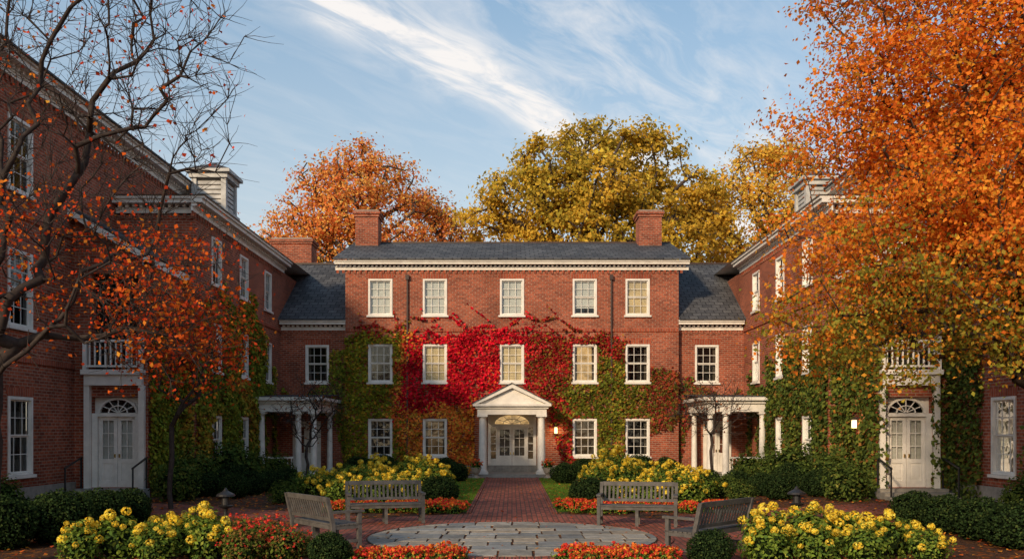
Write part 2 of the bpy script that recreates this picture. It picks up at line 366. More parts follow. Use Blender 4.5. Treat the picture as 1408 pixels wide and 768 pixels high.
# ================================================================ LINK WINGS
for s in (-1,1):
    B=Build('brick_link_building')
    F=front(42.35,s)
    hs=[(8.52,9.62,4.28,6.03)]
    B.wall(F,7.7,13.2,0,6.8,hs)
    window(B,F,9.07,1.1,4.28,6.03,'dark')
    cornice(B,F,7.7,10.75,7.15,.8)
    B.box(F,7.7,10.78,.003,.05,3.55,3.68,'string_course','brick_dark')
    roofslab(B,[(s*7.72,41.9,7.2),(s*13.2,41.9,7.2),(s*13.2,47.6,10.75),(s*7.72,47.6,10.75)],.06,'roof','slate_x')
    roofslab(B,[(s*7.72,53,7.2),(s*13.2,53,7.2),(s*13.2,47.6,10.75),(s*7.72,47.6,10.75)],.06,'roof_rear','slate_x')
    B.box(W,min(s*7.72,s*13.2),max(s*7.72,s*13.2),47.52,47.68,10.73,10.81,'ridge','pipe')
    PX0,PX1,PY=8.2,10.79,38.3
    f=front(PY,s)
    B.box(f,PX0-.1,PX1,-4.04,.15,0,.14,'porch_floor','stone')
    B.box(f,PX0,PX1,-4.04,0,2.85,3.2,'porch_entablature','white'); B.box(f,PX0-.1,PX1,-4.04,.1,3.202,3.32,'porch_entablature','white'); B.box(f,PX0-.25,PX1,-4.04,.25,3.322,3.46,'porch_entablature','white')
    roofslab(B,[(s*(PX0-.2),PY-.2,3.5),(s*PX1,PY-.2,3.5),(s*PX1,42.34,3.72),(s*(PX0-.2),42.34,3.72)],.03,'porch_roof','slate_x')
    for cx in (8.4,9.05,10.6): column(B,s*cx,PY+.2,.14,2.85,.14)
    column(B,s*8.4,41.9,.14,2.85,.13)
    balustrade(B,f,9.25,10.45,-.2,.14,.95)
    B.box(F,8.9,9.0,.003,.05,.14,2.35,'door_casing','white'); B.box(F,10.1,10.2,.003,.05,.14,2.35,'door_casing','white'); B.box(F,8.9,10.2,.003,.06,2.352,2.5,'door_casing','white')
    door(B,F,9.55,1.1,.14,2.34,.035)
    B.finish()
# ================================================================ SIDE WINGS
for s in (-1,1):
    B=Build('brick_side_wing')
    XN,XF=13.5,10.8
    F=side(s,XN); hs=[];wl=[]
    for Y in (14.5,17.9,21.4,24.95):
        for (a,b) in ((.85,3.0),(4.9,7.0),(8.6,10.6)):
            wl.append((Y,a,b,random.choice(['dark','half','dim','dark'])))
    hs=[(Y-.62,Y+.62,a,b) for Y,a,b,_ in wl]
    B.wall(F,11,28,0,11.5,hs); B.wall(F,28,42,7,11.5,[])
    for Y,a,b,st in wl: window(B,F,Y,1.24,a,b,st)
    B.box(F,11,27.99,.003,.08,0,.5,'plinth','stone')
    B.box(F,11,28,.003,.05,3.95,4.09,'string_course','brick_dark'); B.box(F,11,28,.003,.05,7.9,8.04,'string_course','brick_dark')
    cornice(B,F,10.6,38,12.1,.95)
    B.quad([(s*XN,11,0),(s*23,11,0),(s*23,11,11.6),(s*18.2,11,14.8),(s*XN,11,11.6)],'end_wall','brick')
    B.quad([(s*XN,38,7),(s*23,38,7),(s*23,38,11.6),(s*18.2,38,14.8),(s*XN,38,11.6)],'end_wall','brick')
    B.quad([(s*23,11,0),(s*23,38,0),(s*23,38,11.6),(s*23,11,11.6)],'rear_wall','brick')
    roofslab(B,[(s*12.95,10.6,12.13),(s*12.95,38.3,12.13),(s*18.2,38.3,14.9),(s*18.2,10.6,14.9)],.06,'roof','slate_y')
    roofslab(B,[(s*23.5,10.6,12.1),(s*23.5,38.3,12.1),(s*18.2,38.3,14.9),(s*18.2,10.6,14.9)],.06,'roof_rear','slate_y')
    F=side(s,XF); wl=[]
    for i,Y in enumerate((33.2,36.6,40.2)):
        wl.append((Y,7.35,9.05,'half'))
        wl.append((Y,4.2,5.95,'dark'))
        if Y<38: wl.append((Y,.85,2.6,'dark'))
    hs=[(Y-.55,Y+.55,a,b) for Y,a,b,_ in wl]
    B.wall(F,31,42.36,0,9.4,hs)
    for Y,a,b,st in wl: window(B,F,Y,1.1,a,b,st)
    B.box(F,31,42.3,.003,.05,6.62,6.76,'string_course','brick_dark')
    cornice(B,F,30.55,42.9,9.95,.9)
    F2=front(31,s)
    B.wall(F2,XF,XN,0,9.4,[]); cornice(B,F2,XF-.02,XN-.02,9.95,.9)
    B.quad([(s*XF,42.3,9.0),(s*19,42.3,9.0),(s*19,42.3,9.6),(s*XF,42.3,9.6)],'end_wall','brick')
    B.quad([(s*XF,42.36,6.5),(s*XF,52,6.5),(s*XF,52,9.5),(s*XF,42.36,9.5)],'end_wall','brick')
    rp=[(s*10.3,30.5,9.98),(s*10.3,52,9.98),(s*15,52,11.0),(s*15,35.5,11.0),(s*19.5,30.5,9.98),(s*19.5,52,9.98)]
    B.quad([rp[0],rp[1],rp[2],rp[3]],'roof','slate_y'); B.quad([rp[0],rp[3],rp[4]],'roof_hip','slate_x'); B.quad([rp[3],rp[2],rp[5],rp[4]],'roof','slate_y')
    B.quad([(s*10.3,30.5,9.965),(s*13.5,30.5,9.965),(s*13.5,52,9.965),(s*10.3,52,9.965)],'soffit','white')
    cx,cy=(12.3,37.6) if s<0 else (12.9,38.5)
    x0,x1=sorted((s*(cx-.7),s*(cx+.7)))
    top=12.75 if s<0 else 12.7
    B.box(W,x0,x1,cy-.75,cy+.75,10,10.9,'cupola','oldwhite'); B.box(W,x0-.1,x1+.1,cy-.85,cy+.85,10.9,11.0,'cupola','oldwhite')
    for k in (x0,x1-.2):
        for y_ in (cy-.75,cy+.55): B.box(W,k,k+.2,y_,y_+.2,11.0,top-.45,'cupola','oldwhite')
    B.box(W,x0+.12,x1-.12,cy-.63,cy+.63,11.0,top-.45,'cupola_core','stone')
    for i in range(6):
        z=11.1+i*.19; B.box(W,x0+.2,x1-.2,cy-.68,cy-.635,z,z+.13,'cupola_louvres','oldwhite')
    for i in range(6):
        z=11.1+i*.19; xx=sorted((s*(cx-.7)+s*.07,s*(cx-.7)+s*.115)); B.box(W,xx[0],xx[1],cy-.5,cy+.5,z,z+.13,'cupola_louvres','oldwhite')
    B.box(W,x0-.08,x1+.08,cy-.83,cy+.83,top-.45,top-.25,'cupola','oldwhite'); B.box(W,x0-.2,x1+.2,cy-.95,cy+.95,top-.25,top-.12,'cupola','oldwhite')
    B.mb('cupola_roof','slate_x').add([(x0-.2,cy-.95,top-.118),(x1+.2,cy-.95,top-.118),(x1+.2,cy+.95,top-.118),(x0-.2,cy+.95,top-.118),((x0+x1)/2,cy,top+.35)],[(0,1,4),(1,2,4),(2,3,4),(3,0,4)])
    F3=front(28,s); X0,X1=11.2,13.5
    oh=(11.5,12.95,3.95,6.9); dh=(11.45,12.95,.32,3.1)
    B.wall(F3,X0,X1,0,7.4,[oh,dh],rev=.3)
    B.quad([F3.P(X0,0,7.4),F3.P(X1,0,7.4),F3.P(X1,0,8.7)],'gable_wall','brick')
    FS=side(s,X0); B.wall(FS,28,31,0,7.4,[])
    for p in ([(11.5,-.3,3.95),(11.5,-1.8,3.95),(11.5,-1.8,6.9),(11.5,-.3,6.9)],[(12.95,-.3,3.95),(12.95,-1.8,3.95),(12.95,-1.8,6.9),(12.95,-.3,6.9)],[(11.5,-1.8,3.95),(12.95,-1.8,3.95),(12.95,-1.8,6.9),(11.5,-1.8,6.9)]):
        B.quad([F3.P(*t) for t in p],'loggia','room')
    B.quad([F3.P(11.5,-.3,3.95),F3.P(12.95,-.3,3.95),F3.P(12.95,-1.8,3.95),F3.P(11.5,-1.8,3.95)],'loggia_floor','stone')
    B.quad([F3.P(11.5,-.3,6.9),F3.P(12.95,-.3,6.9),F3.P(12.95,-1.8,6.9),F3.P(11.5,-1.8,6.9)],'loggia_ceiling','stone')
    B.box(F3,11.85,11.93,-1.79,-1.72,3.97,6.1,'loggia_door','white'); B.box(F3,12.5,12.58,-1.79,-1.72,3.97,6.1,'loggia_door','white'); B.box(F3,11.85,12.58,-1.79,-1.71,6.1,6.2,'loggia_door','white'); B.box(F3,11.93,12.5,-1.79,-1.75,3.97,6.1,'loggia_door_glass','room')
    balustrade(B,F3,11.42,13.03,.12,3.93,4.85)
    B.box(F3,11.32,11.42,.02,.22,3.93,4.95,'balustrade','white'); B.box(F3,13.03,13.13,.02,.22,3.93,4.95,'balustrade','white')
    B.box(F3,11.28,13.16,.003,.3,3.78,3.928,'balcony_slab','white'); B.box(F3,11.34,13.1,.003,.2,3.45,3.778,'balcony_slab','white')
    B.box(F3,11.28,11.45,.003,.16,.3,3.448,'door_pilaster','white'); B.box(F3,12.95,13.12,.003,.16,.3,3.448,'door_pilaster','white')
    B.box(F3,11.45,12.95,-.29,-.24,.32,3.098,'door_back','white')
    B.box(F3,11.45,11.62,-.24,-.02,.32,2.5,'door_frame','white'); B.box(F3,12.78,12.95,-.24,-.02,.32,2.5,'door_frame','white'); B.box(F3,11.45,12.95,-.24,-.02,2.502,2.6,'door_frame','white')
    door(B,F3,12.2,1.14,.32,2.5,-.15)
    fanlight(B,F3,12.2,2.62,.55,.40,-.18,back='room')
    roofslab(B,[(s*10.95,27.6,7.45),(s*10.95,31,7.45),(s*13.5,31,8.9),(s*13.5,27.6,8.9)],.07,'porch_roof','slate_y')
    B.box(FS,27.62,30.99,.003,.2,7.1,7.36,'eave','white'); B.box(F3,X0-.2,X0+.02,.0,.38,7.1,7.36,'eave','white')
    B.prism(F3,[(X0-.2,7.15),(X0-.2,7.36),(X1,8.82),(X1,8.61)],.36,.41,'rake_board','white')
    for i in range(3):
        B.box(F3,11.15,13.25,.004,1.2-.38*i,.10*i+(.001 if i else 0),.10*(i+1),'steps','stone')
    for u in (11.2,13.2):
        for d,zb in ((.15,.3),(1.15,.0)): B.box(F3,u-.02,u+.02,d-.02,d+.02,zb,zb+.95,'handrail','black')
        B.prism(Frame((s*u,28,0),(0,-1,0),(s,0,0)),[(.1,1.22),(.1,1.27),(1.2,.97),(1.2,.92)],-.02,.02,'handrail','black')
    if s>0:
        B.box(FS,29.2,29.32,.003,.2,2.45,2.5,'lantern_bracket','black'); B.box(FS,29.17,29.35,.1,.28,2.4,2.45,'lantern_top','black'); B.box(FS,29.2,29.32,.13,.25,2.15,2.4,'lantern_glass','lampglass'); lamp('lantern_light',(s*10.85,29.0,2.3),14)
    B.finish()
B=Build('brick_rear_chimney_block'); chimney(B,-12.2,51,2.2,1.4,6,12.7); B.finish()

# ================================================================ GROUND
def sheet(name,polys,z,mat):
    mb=MB()
    for p in polys: mb.add([(x,y,z) for x,y in p],[tuple(range(len(p)))])
    return mb.obj(name,M[mat])
sheet('ground',[[(-1500,-1500),(1500,-1500),(1500,1500),(-1500,1500)]],0,'mulch')
CC=(0,17.7)
circ=[(CC[0]+4.95*math.cos(a),CC[1]+4.95*math.sin(a)) for a in np.linspace(0,2*math.pi,96,endpoint=False)]
def clip(poly,fn,inter):
    o=[]
    for i in range(len(poly)):
        a,b=poly[i],poly[(i+1)%len(poly)]; fa,fb=fn(a),fn(b)
        if fa>=0: o.append(a)
        if fa*fb<0:
            t=fa/(fa-fb); o.append((a[0]+(b[0]-a[0])*t,a[1]+(b[1]-a[1])*t))
    return o
plaza=clip(circ,lambda p:p[1]-14.6,None)
sheet('brick_plaza',[plaza],.008,'paver')
sheet('brick_path',[[(-1.02,21.9),(1.02,21.9),(1.02,39.5),(-1.02,39.5)],[(-1.4,2),(1.4,2),(1.4,15.0),(-1.4,15.0)]],.012,'paver')
sheet('brick_side_walk',[[(s*4.2,20.4),(s*9.0,22.6),(s*13.3,25.0),(s*13.3,27.0),(s*9.0,25.4),(s*3.6,22.0)] for s in (-1,1)],.004,'paver')
sheet('lawn',[[(s*1.1,23.0),(s*2.5,23.6),(s*2.3,38.8),(s*1.1,38.8)] for s in (-1,1)],.006,'grass')
B=Build('stone_path_edging')
for s in (-1,1):
    y=22.7
    while y<39.3:
        a,b=sorted((s*1.03,s*1.13)); B.box(W,a,b,y,y+.38,0,.035+random.uniform(0,.01),'edging','paver'); y+=.4
for i in range(150):
    a0=2*math.pi*i/150; a1=a0+2*math.pi/150*.88; h=.024+random.uniform(0,.008)
    p=[(r_*math.cos(a)+CC[0],r_*math.sin(a)+CC[1]) for r_,a in ((2.84,a0),(3.10,a0),(3.10,a1),(2.84,a1))]
    B.mb('ring_bricks','paver').add([(x,y,.009) for x,y in p]+[(x,y,h) for x,y in p],[(4,5,6,7),(0,1,5,4),(1,2,6,5),(2,3,7,6),(3,0,4,7)])
B.finish()
R=2.78
cp=[(R*math.cos(a),R*math.sin(a)) for a in np.linspace(0,2*math.pi,72,endpoint=False)]
verts=[];faces=[];cols=[]
def addstone(x0,x1,y0,y1):
    j=.022; p=[(x0+j,y0+j),(x1-j,y0+j),(x1-j,y1-j),(x0+j,y1-j)]
    p=[(a+random.uniform(-.015,.015),b+random.uniform(-.015,.015)) for a,b in p]
    for k in range(72):
        a=cp[k]; b=cp[(k+1)%72]; nx,ny=-(b[1]-a[1]),(b[0]-a[0])
        p=clip(p,lambda q:(q[0]-a[0])*nx+(q[1]-a[1])*ny,None)
        if len(p)<3: return
    h=.026+random.uniform(0,.008); o=len(verts); n=len(p)
    g=random.uniform(.85,1.45); t=random.random()
    base=(.27*g,.25*g,.215*g) if t<.55 else ((.22*g,.225*g,.22*g) if t<.8 else (.31*g,.26*g,.20*g))
    for q in p: verts.append((q[0]+CC[0],q[1]+CC[1],.009)); cols.append(base)
    for q in p: verts.append((q[0]+CC[0],q[1]+CC[1],h)); cols.append(base)
    faces.append(tuple(range(o+n,o+2*n)))
    for i in range(n): faces.append((o+i,o+(i+1)%n,o+n+(i+1)%n,o+n+i))
y=-R
while y<R:
    rh=random.choice([.45,.6,.6,.75]); x=-R-random.random()*.5
    while x<R:
        w=random.choice([.45,.6,.8,1.0])
        if rh>.55 and random.random()<.35: addstone(x,x+w,y,y+rh/2); addstone(x,x+w,y+rh/2,y+rh)
        else: addstone(x,x+w,y,y+rh)
        x+=w
    y+=rh
me=bpy.data.meshes.new('stone_patio'); me.from_pydata(verts,[],faces); ca=me.color_attributes.new('col','FLOAT_COLOR','POINT')
ca.data.foreach_set('color',np.c_[np.array(cols),np.ones(len(cols))].astype(np.float32).ravel()); me.materials.append(M['flag'])
o=bpy.data.objects.new('stone_patio',me); COL.objects.link(o)
sheet('patio_mortar_bed',[[(a+CC[0],b+CC[1]) for a,b in [(c*1.01,d*1.01) for c,d in cp]]],.014,'mulch')

# ================================================================ FOLIAGE
def leafgeo(Pt,size,col,nrm=None,nj=1.0,asp=.7,fold=.12):
    n=len(Pt); Nn=rng.normal(size=(n,3))
    if nrm is not None: Nn=nrm+Nn*nj
    Nn/=np.linalg.norm(Nn,axis=1)[:,None]+1e-9
    T=rng.normal(size=(n,3)); T-=Nn*(T*Nn).sum(1)[:,None]; T/=np.linalg.norm(T,axis=1)[:,None]+1e-9
    Bt=np.cross(Nn,T); s=np.asarray(size).reshape(-1,1)*np.ones((n,1))
    V=np.empty((n,4,3)); V[:,0]=Pt-T*s*.5; V[:,1]=Pt+Bt*s*.5*asp-Nn*s*fold-T*s*.08; V[:,2]=Pt+T*s*.5; V[:,3]=Pt-Bt*s*.5*asp-Nn*s*fold-T*s*.08
    return V.reshape(-1,3),np.repeat(np.clip(col,0,.9),4,axis=0)
def leafmesh(name,parts,mat='leaf'):
    V=np.concatenate([p[0] for p in parts]); C=np.concatenate([p[1] for p in parts]); nq=len(V)//4
    me=bpy.data.meshes.new(name); me.vertices.add(len(V)); me.vertices.foreach_set('co',V.astype(np.float32).ravel())
    me.loops.add(nq*4); me.loops.foreach_set('vertex_index',np.arange(nq*4,dtype=np.int32))
    me.polygons.add(nq); me.polygons.foreach_set('loop_start',np.arange(0,nq*4,4,dtype=np.int32))
    me.update(calc_edges=True)
    ca=me.color_attributes.new('col','FLOAT_COLOR','POINT'); ca.data.foreach_set('color',np.c_[C,np.ones(len(C))].astype(np.float32).ravel())
    me.materials.append(M[mat]); me.validate(); return me
def leafobj(name,parts,parent=None,mat='leaf'):
    o=bpy.data.objects.new(name,leafmesh(name,parts,mat)); COL.objects.link(o); o.parent=parent; return o
def vn(P,f,seed=0):
    a=P*f+seed*7.3
    return (np.sin(a[:,0]+1.7*np.sin(a[:,1]*1.3+seed))+np.sin(a[:,1]*1.1+1.3*np.sin(a[:,2]*1.2))+np.sin(a[:,2]*.9+1.9*np.sin(a[:,0]*.8+2)))/3
def pick(cols,w,n):
    cols=np.array(cols); w=np.array(w,float); return cols[rng.choice(len(cols),n,p=w/w.sum())]
def jit(c,j=.2): return c*(1+rng.normal(size=(len(c),1))*j).clip(.35,1.8)
# --- trees
def grow(base,fork,targets,seg=.5,rtip=.012,trunk_min=.2,wob=.06,pw=.35,expo=2.3,rmax=None):
    base=np.array(base,float); fork=np.array(fork,float)
    n=max(3,int(np.linalg.norm(fork-base)/seg)); P=[base];par=[-1];pl=[0.]
    for i in range(1,n+1):
        t=i/n; p=base+(fork-base)*t+rng.normal(size=3)*wob*.4*np.array([1,1,.2]); P.append(p); par.append(len(P)-2); pl.append(0.)
    ok=int(n*.6)
    arr=np.zeros((60000,3)); arr[:len(P)]=P; plA=np.zeros(60000); cnt=len(P)
    tg=targets[np.argsort(np.linalg.norm(targets-fork,axis=1))]
    for t in tg:
        d=np.linalg.norm(arr[ok:cnt]-t,axis=1); k=ok+int(np.argmin(d+pw*plA[ok:cnt])); dd=d[k-ok]
        m=max(1,int(dd/seg)); a=arr[k].copy(); prev=k; bend=rng.normal(size=3)*dd*.08+np.array([0,0,-dd*.08])
        for i in range(1,m+1):
            u=i/m; p=a+(t-a)*u+bend*math.sin(math.pi*u)+rng.normal(size=3)*wob*.6
            arr[cnt]=p; plA[cnt]=plA[prev]+dd/m; par.append(prev); prev=cnt; cnt+=1
    par=np.array(par); R_=np.zeros(cnt); 
    for i in range(cnt-1,0,-1):
        if R_[i]==0: R_[i]=rtip**expo
        R_[par[i]]+=R_[i]
    R_=R_**(1/expo)
    if rmax: 
        R_=rtip+(R_-rtip)*(rmax/R_.max())
    return arr[:cnt],par,R_
def tubes(name,P,par,R_,mat,parent,sides=6):
    idx=np.arange(1,len(P)); A=P[par[idx]];Bq=P[idx]; rb=R_[idx]; ra=np.minimum(R_[par[idx]],rb*1.35)
    D=Bq-A; ln=np.linalg.norm(D,axis=1)[:,None]+1e-9; D=D/ln; Bq=Bq+D*rb[:,None]*.3
    ref=np.where(np.abs(D[:,2:3])>.9,np.array([[1.,0,0]]),np.array([[0,0,1.]])); U=np.cross(D,ref); U/=np.linalg.norm(U,axis=1)[:,None]; Vv=np.cross(D,U)
    n=len(idx); V=np.empty((n,2*sides,3))
    for i in range(sides):
        a=2*math.pi*i/sides; o=U*math.cos(a)+Vv*math.sin(a); V[:,i]=A+o*ra[:,None]; V[:,sides+i]=Bq+o*rb[:,None]
    q=np.array([[i,(i+1)%sides,sides+(i+1)%sides,sides+i] for i in range(sides)])
    Fq=(q[None]+(np.arange(n)*2*sides)[:,None,None]).reshape(-1,4)
    me=bpy.data.meshes.new(name); V=V.reshape(-1,3); me.vertices.add(len(V)); me.vertices.foreach_set('co',V.astype(np.float32).ravel())
    me.loops.add(len(Fq)*4); me.loops.foreach_set('vertex_index',Fq.astype(np.int32).ravel()); me.polygons.add(len(Fq)); me.polygons.foreach_set('loop_start',np.arange(0,len(Fq)*4,4,dtype=np.int32))
    me.polygons.foreach_set('use_smooth',np.ones(len(Fq),dtype=bool)); me.update(calc_edges=True); me.materials.append(M[mat])
    o=bpy.data.objects.new(name,me); COL.objects.link(o); o.parent=parent; return o
def lobes_pts(lobes,n,shell=.45):
    out=[]; w=np.array([l[3]*l[4]*l[5] for l in lobes])**.8; w=w/w.sum()
    for k in rng.choice(len(lobes),n,p=w):
        l=lobes[k]; d=rng.normal(size=3); d/=np.linalg.norm(d); r=shell+(1-shell)*rng.random()**.6
        out.append([l[0]+d[0]*r*l[3],l[1]+d[1]*r*l[4],l[2]+d[2]*r*l[5]])
    return np.array(out)
def tree(name,base,fork,lobes,ntarget,nleaf,lsize,colfn,sig=.5,seg=.5,rtip=.012,rmax=.3,mat='bark',shell=.4,flat=.55,twigs=0,pw=.35,sides=6,wfn=None,asp=.7,nj=.6,wob=.06):
    e=empty(name); T=lobes_pts(lobes,ntarget,shell); P_,par,R_=grow(base,fork,T,seg,rtip,pw=pw,rmax=rmax,wob=wob)
    if twigs:
        k=rng.integers(max(4,len(P_)//8),len(P_),twigs); newP=[];newpar=[];newR=[];c=len(P_)
        for kk in k:
            d=P_[kk]-P_[par[kk]]; d/=np.linalg.norm(d)+1e-9; d=d+rng.normal(size=3)*.7; d[2]+=.25; d/=np.linalg.norm(d); prev=kk; p=P_[kk].copy(); st=rng.uniform(.10,.24)
            for j in range(3):
                d=d+rng.normal(size=3)*.25; d/=np.linalg.norm(d); p=p+d*st; newP.append(p.copy()); newpar.append(prev); newR.append(rtip*(.8-.2*j)); prev=c; c+=1
        P_=np.vstack([P_,newP]); par=np.r_[par,newpar]; R_=np.r_[R_,newR]
        T=np.vstack([T,np.array(newP)[2::3]])
    tubes('trunk_and_branches',P_,par,R_,mat,e,sides)
    if wfn is not None: w=wfn(T); w=w/w.sum()
    else: w=rng.random(len(T))**1.0+.25; w/=w.sum()
    k=rng.choice(len(T),nleaf,p=w); off=rng.normal(size=(nleaf,3))*np.array([1,1,flat]); Lp=T[k]+off*sig*(.6+.8*((k*37)%11)/11.)[:,None]
    c=colfn(Lp,k); br=(.8+.4*((k*53)%17)/17.)[:,None]
    cen=T.mean(0); o1=Lp-cen; o1/=np.linalg.norm(o1,axis=1)[:,None]+1e-9; o2=off/(np.linalg.norm(off,axis=1)[:,None]+1e-9)
    nr=o1*.5+o2*.5+np.array([0,0,.35])
    leafobj('leaves',[leafgeo(Lp,lsize*rng.uniform(.6,1.3,nleaf),jit(c*br,.17),nr,nj,asp)],e,'tleaf')
    return e
def c_orange(P,k): 
    n=len(P); return pick([(.90,.32,.09),(.88,.40,.10),(.84,.24,.08),(.90,.50,.13)],[3,3,2,2.4],n)
def c_oak(P,k):
    n=len(P); t=vn(P,.5,2)+rng.normal(size=n)*.3
    return np.where((t>-.1)[:,None],pick([(.76,.47,.065),(.84,.54,.08),(.60,.40,.055)],[3,2,3],n),pick([(.54,.39,.055),(.42,.34,.05),(.66,.44,.06)],[3,2,2],n))
def c_gold(P,k): return pick([(.90,.54,.08),(.88,.46,.075),(.76,.46,.08),(.90,.62,.12)],[3,2,2,2],len(P))
def ml(y,pts): return [(x,y+dy,z,r,r,r*.8) for x,dy,z,r in pts]
tree('oak_tree',(5.6,62,0),(5.6,62,9),ml(62,[(-1.4,0,15.8,2.2),(0.0,-1,18.3,2.1),(2.6,0,20.3,2.2),(5.0,1,21.8,2.1),(7.6,0,21.6,2.1),(10.0,0,20.8,2.1),(12.4,0,18.4,2.0),(13.1,0,15.8,2.0),(3.0,-2,16.6,2.1),(6.2,-2.5,18.2,2.3),(9.2,-2,17.0,2.2),(.8,0,14.4,2.2),(5.4,-2,14.6,2.4),(10.6,-1,14.6,2.4),(3.6,2.5,18.6,2.2),(8.6,2.5,18.8,2.2)]),500,40000,.28,c_oak,.52,1.0,.05,.95,shell=.55,flat=.5,wob=.15)
tree('maple_tree',(-10.8,66,0),(-10.8,66,8),ml(66,[(-17.0,0,15.6,2.0),(-15.6,0,18.2,2.0),(-13.4,0,20.2,2.0),(-11.0,0,21.4,1.9),(-8.8,0,20.2,2.0),(-6.6,0,18.0,1.8),(-14,-1,15.4,2.3),(-10.8,-2,18,2.4),(-10.5,-1,14.6,2.6),(-7.6,-1,15.2,2.2),(-12.6,-1,17.4,2.2)]),560,22000,.24,c_orange,.5,.9,.045,.6,shell=.25,flat=.7,wob=.12)
tree('maple_tree',(-4.6,68,0),(-4.6,68,8),ml(68,[(-5.6,0,18.6,1.6),(-4.6,0,16.6,1.9),(-3.2,0,14.8,1.7),(-6,0,15,1.9),(-4.8,0,13,2.2),(-6.6,0,19.2,1.0)]),200,9000,.24,c_orange,.5,.9,.045,.4,shell=.3,flat=.7,wob=.12)
tree('maple_tree',(17.2,66,0),(17.2,66,9),ml(66,[(14.2,0,16.4,1.9),(15.4,0,19.2,2.0),(17.6,0,21.4,1.9),(20.0,0,21.4,1.9),(22.2,0,19.6,2.1),(18.4,-2,18.0,2.6),(15.2,-1,14.2,2.2),(20.4,-1,15.6,2.6),(23.6,0,16.5,2.3),(18,0,14.4,2.4)]),380,19000,.26,c_gold,.55,.9,.045,.55,shell=.35,flat=.7,wob=.12)
tree('maple_tree',(-18,63,0),(-18,63,6),ml(63,[(-15.5,0,12.0,2.4),(-17.8,0,13.4,2.6),(-20,0,12,2.8),(-13.6,0,10.5,2.2),(-17,-1,9.8,2.8),(-11.4,0,9.5,2)]),170,10000,.28,c_gold,.6,.9,.045,.5,shell=.4)
tree('maple_tree',(26,64,0),(26,64,7),ml(64,[(25,0,15,3),(28,0,13,3),(23.5,0,12,3),(27,0,17,2.6)]),130,7000,.32,c_orange,.7,.9,.045,.5,shell=.5)
def c_maple(P,k):
    n=len(P); hi=pick([(.88,.26,.035),(.84,.32,.04),(.74,.17,.03),(.66,.36,.045)],[4,3,2.4,1.2],n); lo=pick([(.30,.29,.045),(.42,.31,.05),(.21,.22,.035),(.78,.30,.04)],[4,3,2.5,3],n)
    cl=((k*29)%23)/23.-.5
    t=(P[:,2]-4.5)/1.6+vn(P,1.1,3)*1.2+cl*1.4+rng.normal(size=n)*.3+np.maximum(P[:,0]-9.0,0)*.35
    return np.where((t>0)[:,None],hi,lo)
tree('maple_tree',(10.1,17,0),(9.9,17,2.9),[(9.7,17,7.8,3.6,3.6,4.6),(8.6,16.5,5.4,3.2,2.8,2.0),(7.0,16.4,4.0,2.3,2.0,1.25),(10.6,16,5,3,2.6,2.2),(6.9,17,8.2,1.8,2,1.6),(7.4,17,10.4,2.2,2,1.5),(5.9,16.6,5.9,1.4,1.6,1.1),(8.4,15.6,7.4,2.8,1.5,2.8),(5.6,16.4,4.1,1.2,1.4,.8),(9.2,15.4,9.6,2.4,1.5,2.0),(9.0,15.8,3.8,2.4,1.6,1.0),(7.4,15.8,5.2,2.0,1.4,1.4),(6.6,16.8,7.2,1.4,1.6,1.2)],1150,112000,.082,c_maple,.28,.35,.008,.24,shell=.2,flat=.5,twigs=700,sides=5,asp=.72)
def c_red(P,k): return pick([(.84,.15,.025),(.76,.08,.025),(.86,.26,.035),(.52,.07,.025)],[4,3,2.2,1.4],len(P))
def w_red(T): 
    z=T[:,2]; return np.where(z<5.4,1.0,.10)*np.where(z<3.2,.55,1.)*(rng.random(len(T))**2+.05)*np.where(T[:,0]>-7.4,1.1,1.0)
tree('bare_maple_tree',(-8.1,14,0),(-8.0,14,3.0),[(-6.9,14,7.4,2.8,2.2,4.4),(-6.6,14.3,4.2,2.4,1.8,1.5),(-8.9,14,6,1.8,2,3.5),(-5.5,14.4,3.7,1.2,1.3,1.0),(-5.4,14,7.6,1.3,1.5,2.2)],800,4600,.07,c_red,.15,.26,.0055,.15,mat='bark_grey',shell=.1,flat=.8,twigs=3400,pw=.3,wfn=w_red,asp=.8,wob=.05)
tree('young_maple_tree',(-9.0,24,0),(-9.0,24,2.2),[(-8.6,24,4.3,1.7,1.5,1.5)],170,3700,.10,c_red,.24,.4,.008,.07,mat='bark_grey',shell=.2,twigs=350,asp=.8)
def c_wine(P,k): return pick([(.30,.08,.035),(.2,.07,.035),(.40,.14,.04)],[3,3,2],len(P))
for s,x in ((-1,-7.5),(1,7.3)):
    tree('ornamental_tree',(x,33.4,0),(x,33.4,1.1),[(x,33.4,2.8,1.35,1.1,1.15)],120,420,.08,c_wine,.2,.25,.008,.06,mat='bark_grey',shell=.2,twigs=330)
# ---------------------------------------------------------------- ivy
def ivy(name,F,rects,holes,dens,colfn,size=.15,maskfn=None,dmax=.16):
    allP=[]
    for (u0,u1,z0,z1) in rects:
        n=int((u1-u0)*(z1-z0)*dens); u=rng.uniform(u0,u1,n); z=rng.uniform(z0,z1,n); k=np.ones(n,bool)
        for h in holes: k&=~((u>h[0])&(u<h[1])&(z>h[2]-.04)&(z<h[3]))
        if maskfn is not None: k&=maskfn(u,z)
        u,z=u[k],z[k]; bumps=.5+.5*np.sin(u*3.1+2*np.sin(z*2.3))*np.sin(z*3.7+u); d=.02+dmax*rng.random(len(u))*(.25+.75*bumps)
        allP.append(np.c_[u,d,z])
    Q=np.concatenate(allP); c=colfn(Q[:,0],Q[:,2])
    U=np.array(F.U);Nn=np.array(F.N); Pw=np.array(F.o)+Q[:,:1]*U[None]+Q[:,1:2]*Nn[None]; Pw[:,2]=Q[:,2]
    nr=np.tile(np.r_[Nn[:2],.45],(len(Pw),1))
    leafobj(name,[leafgeo(Pw,size*rng.uniform(.55,1.3,len(Pw)),jit(c,.3),nr,.6,.95,.1)])
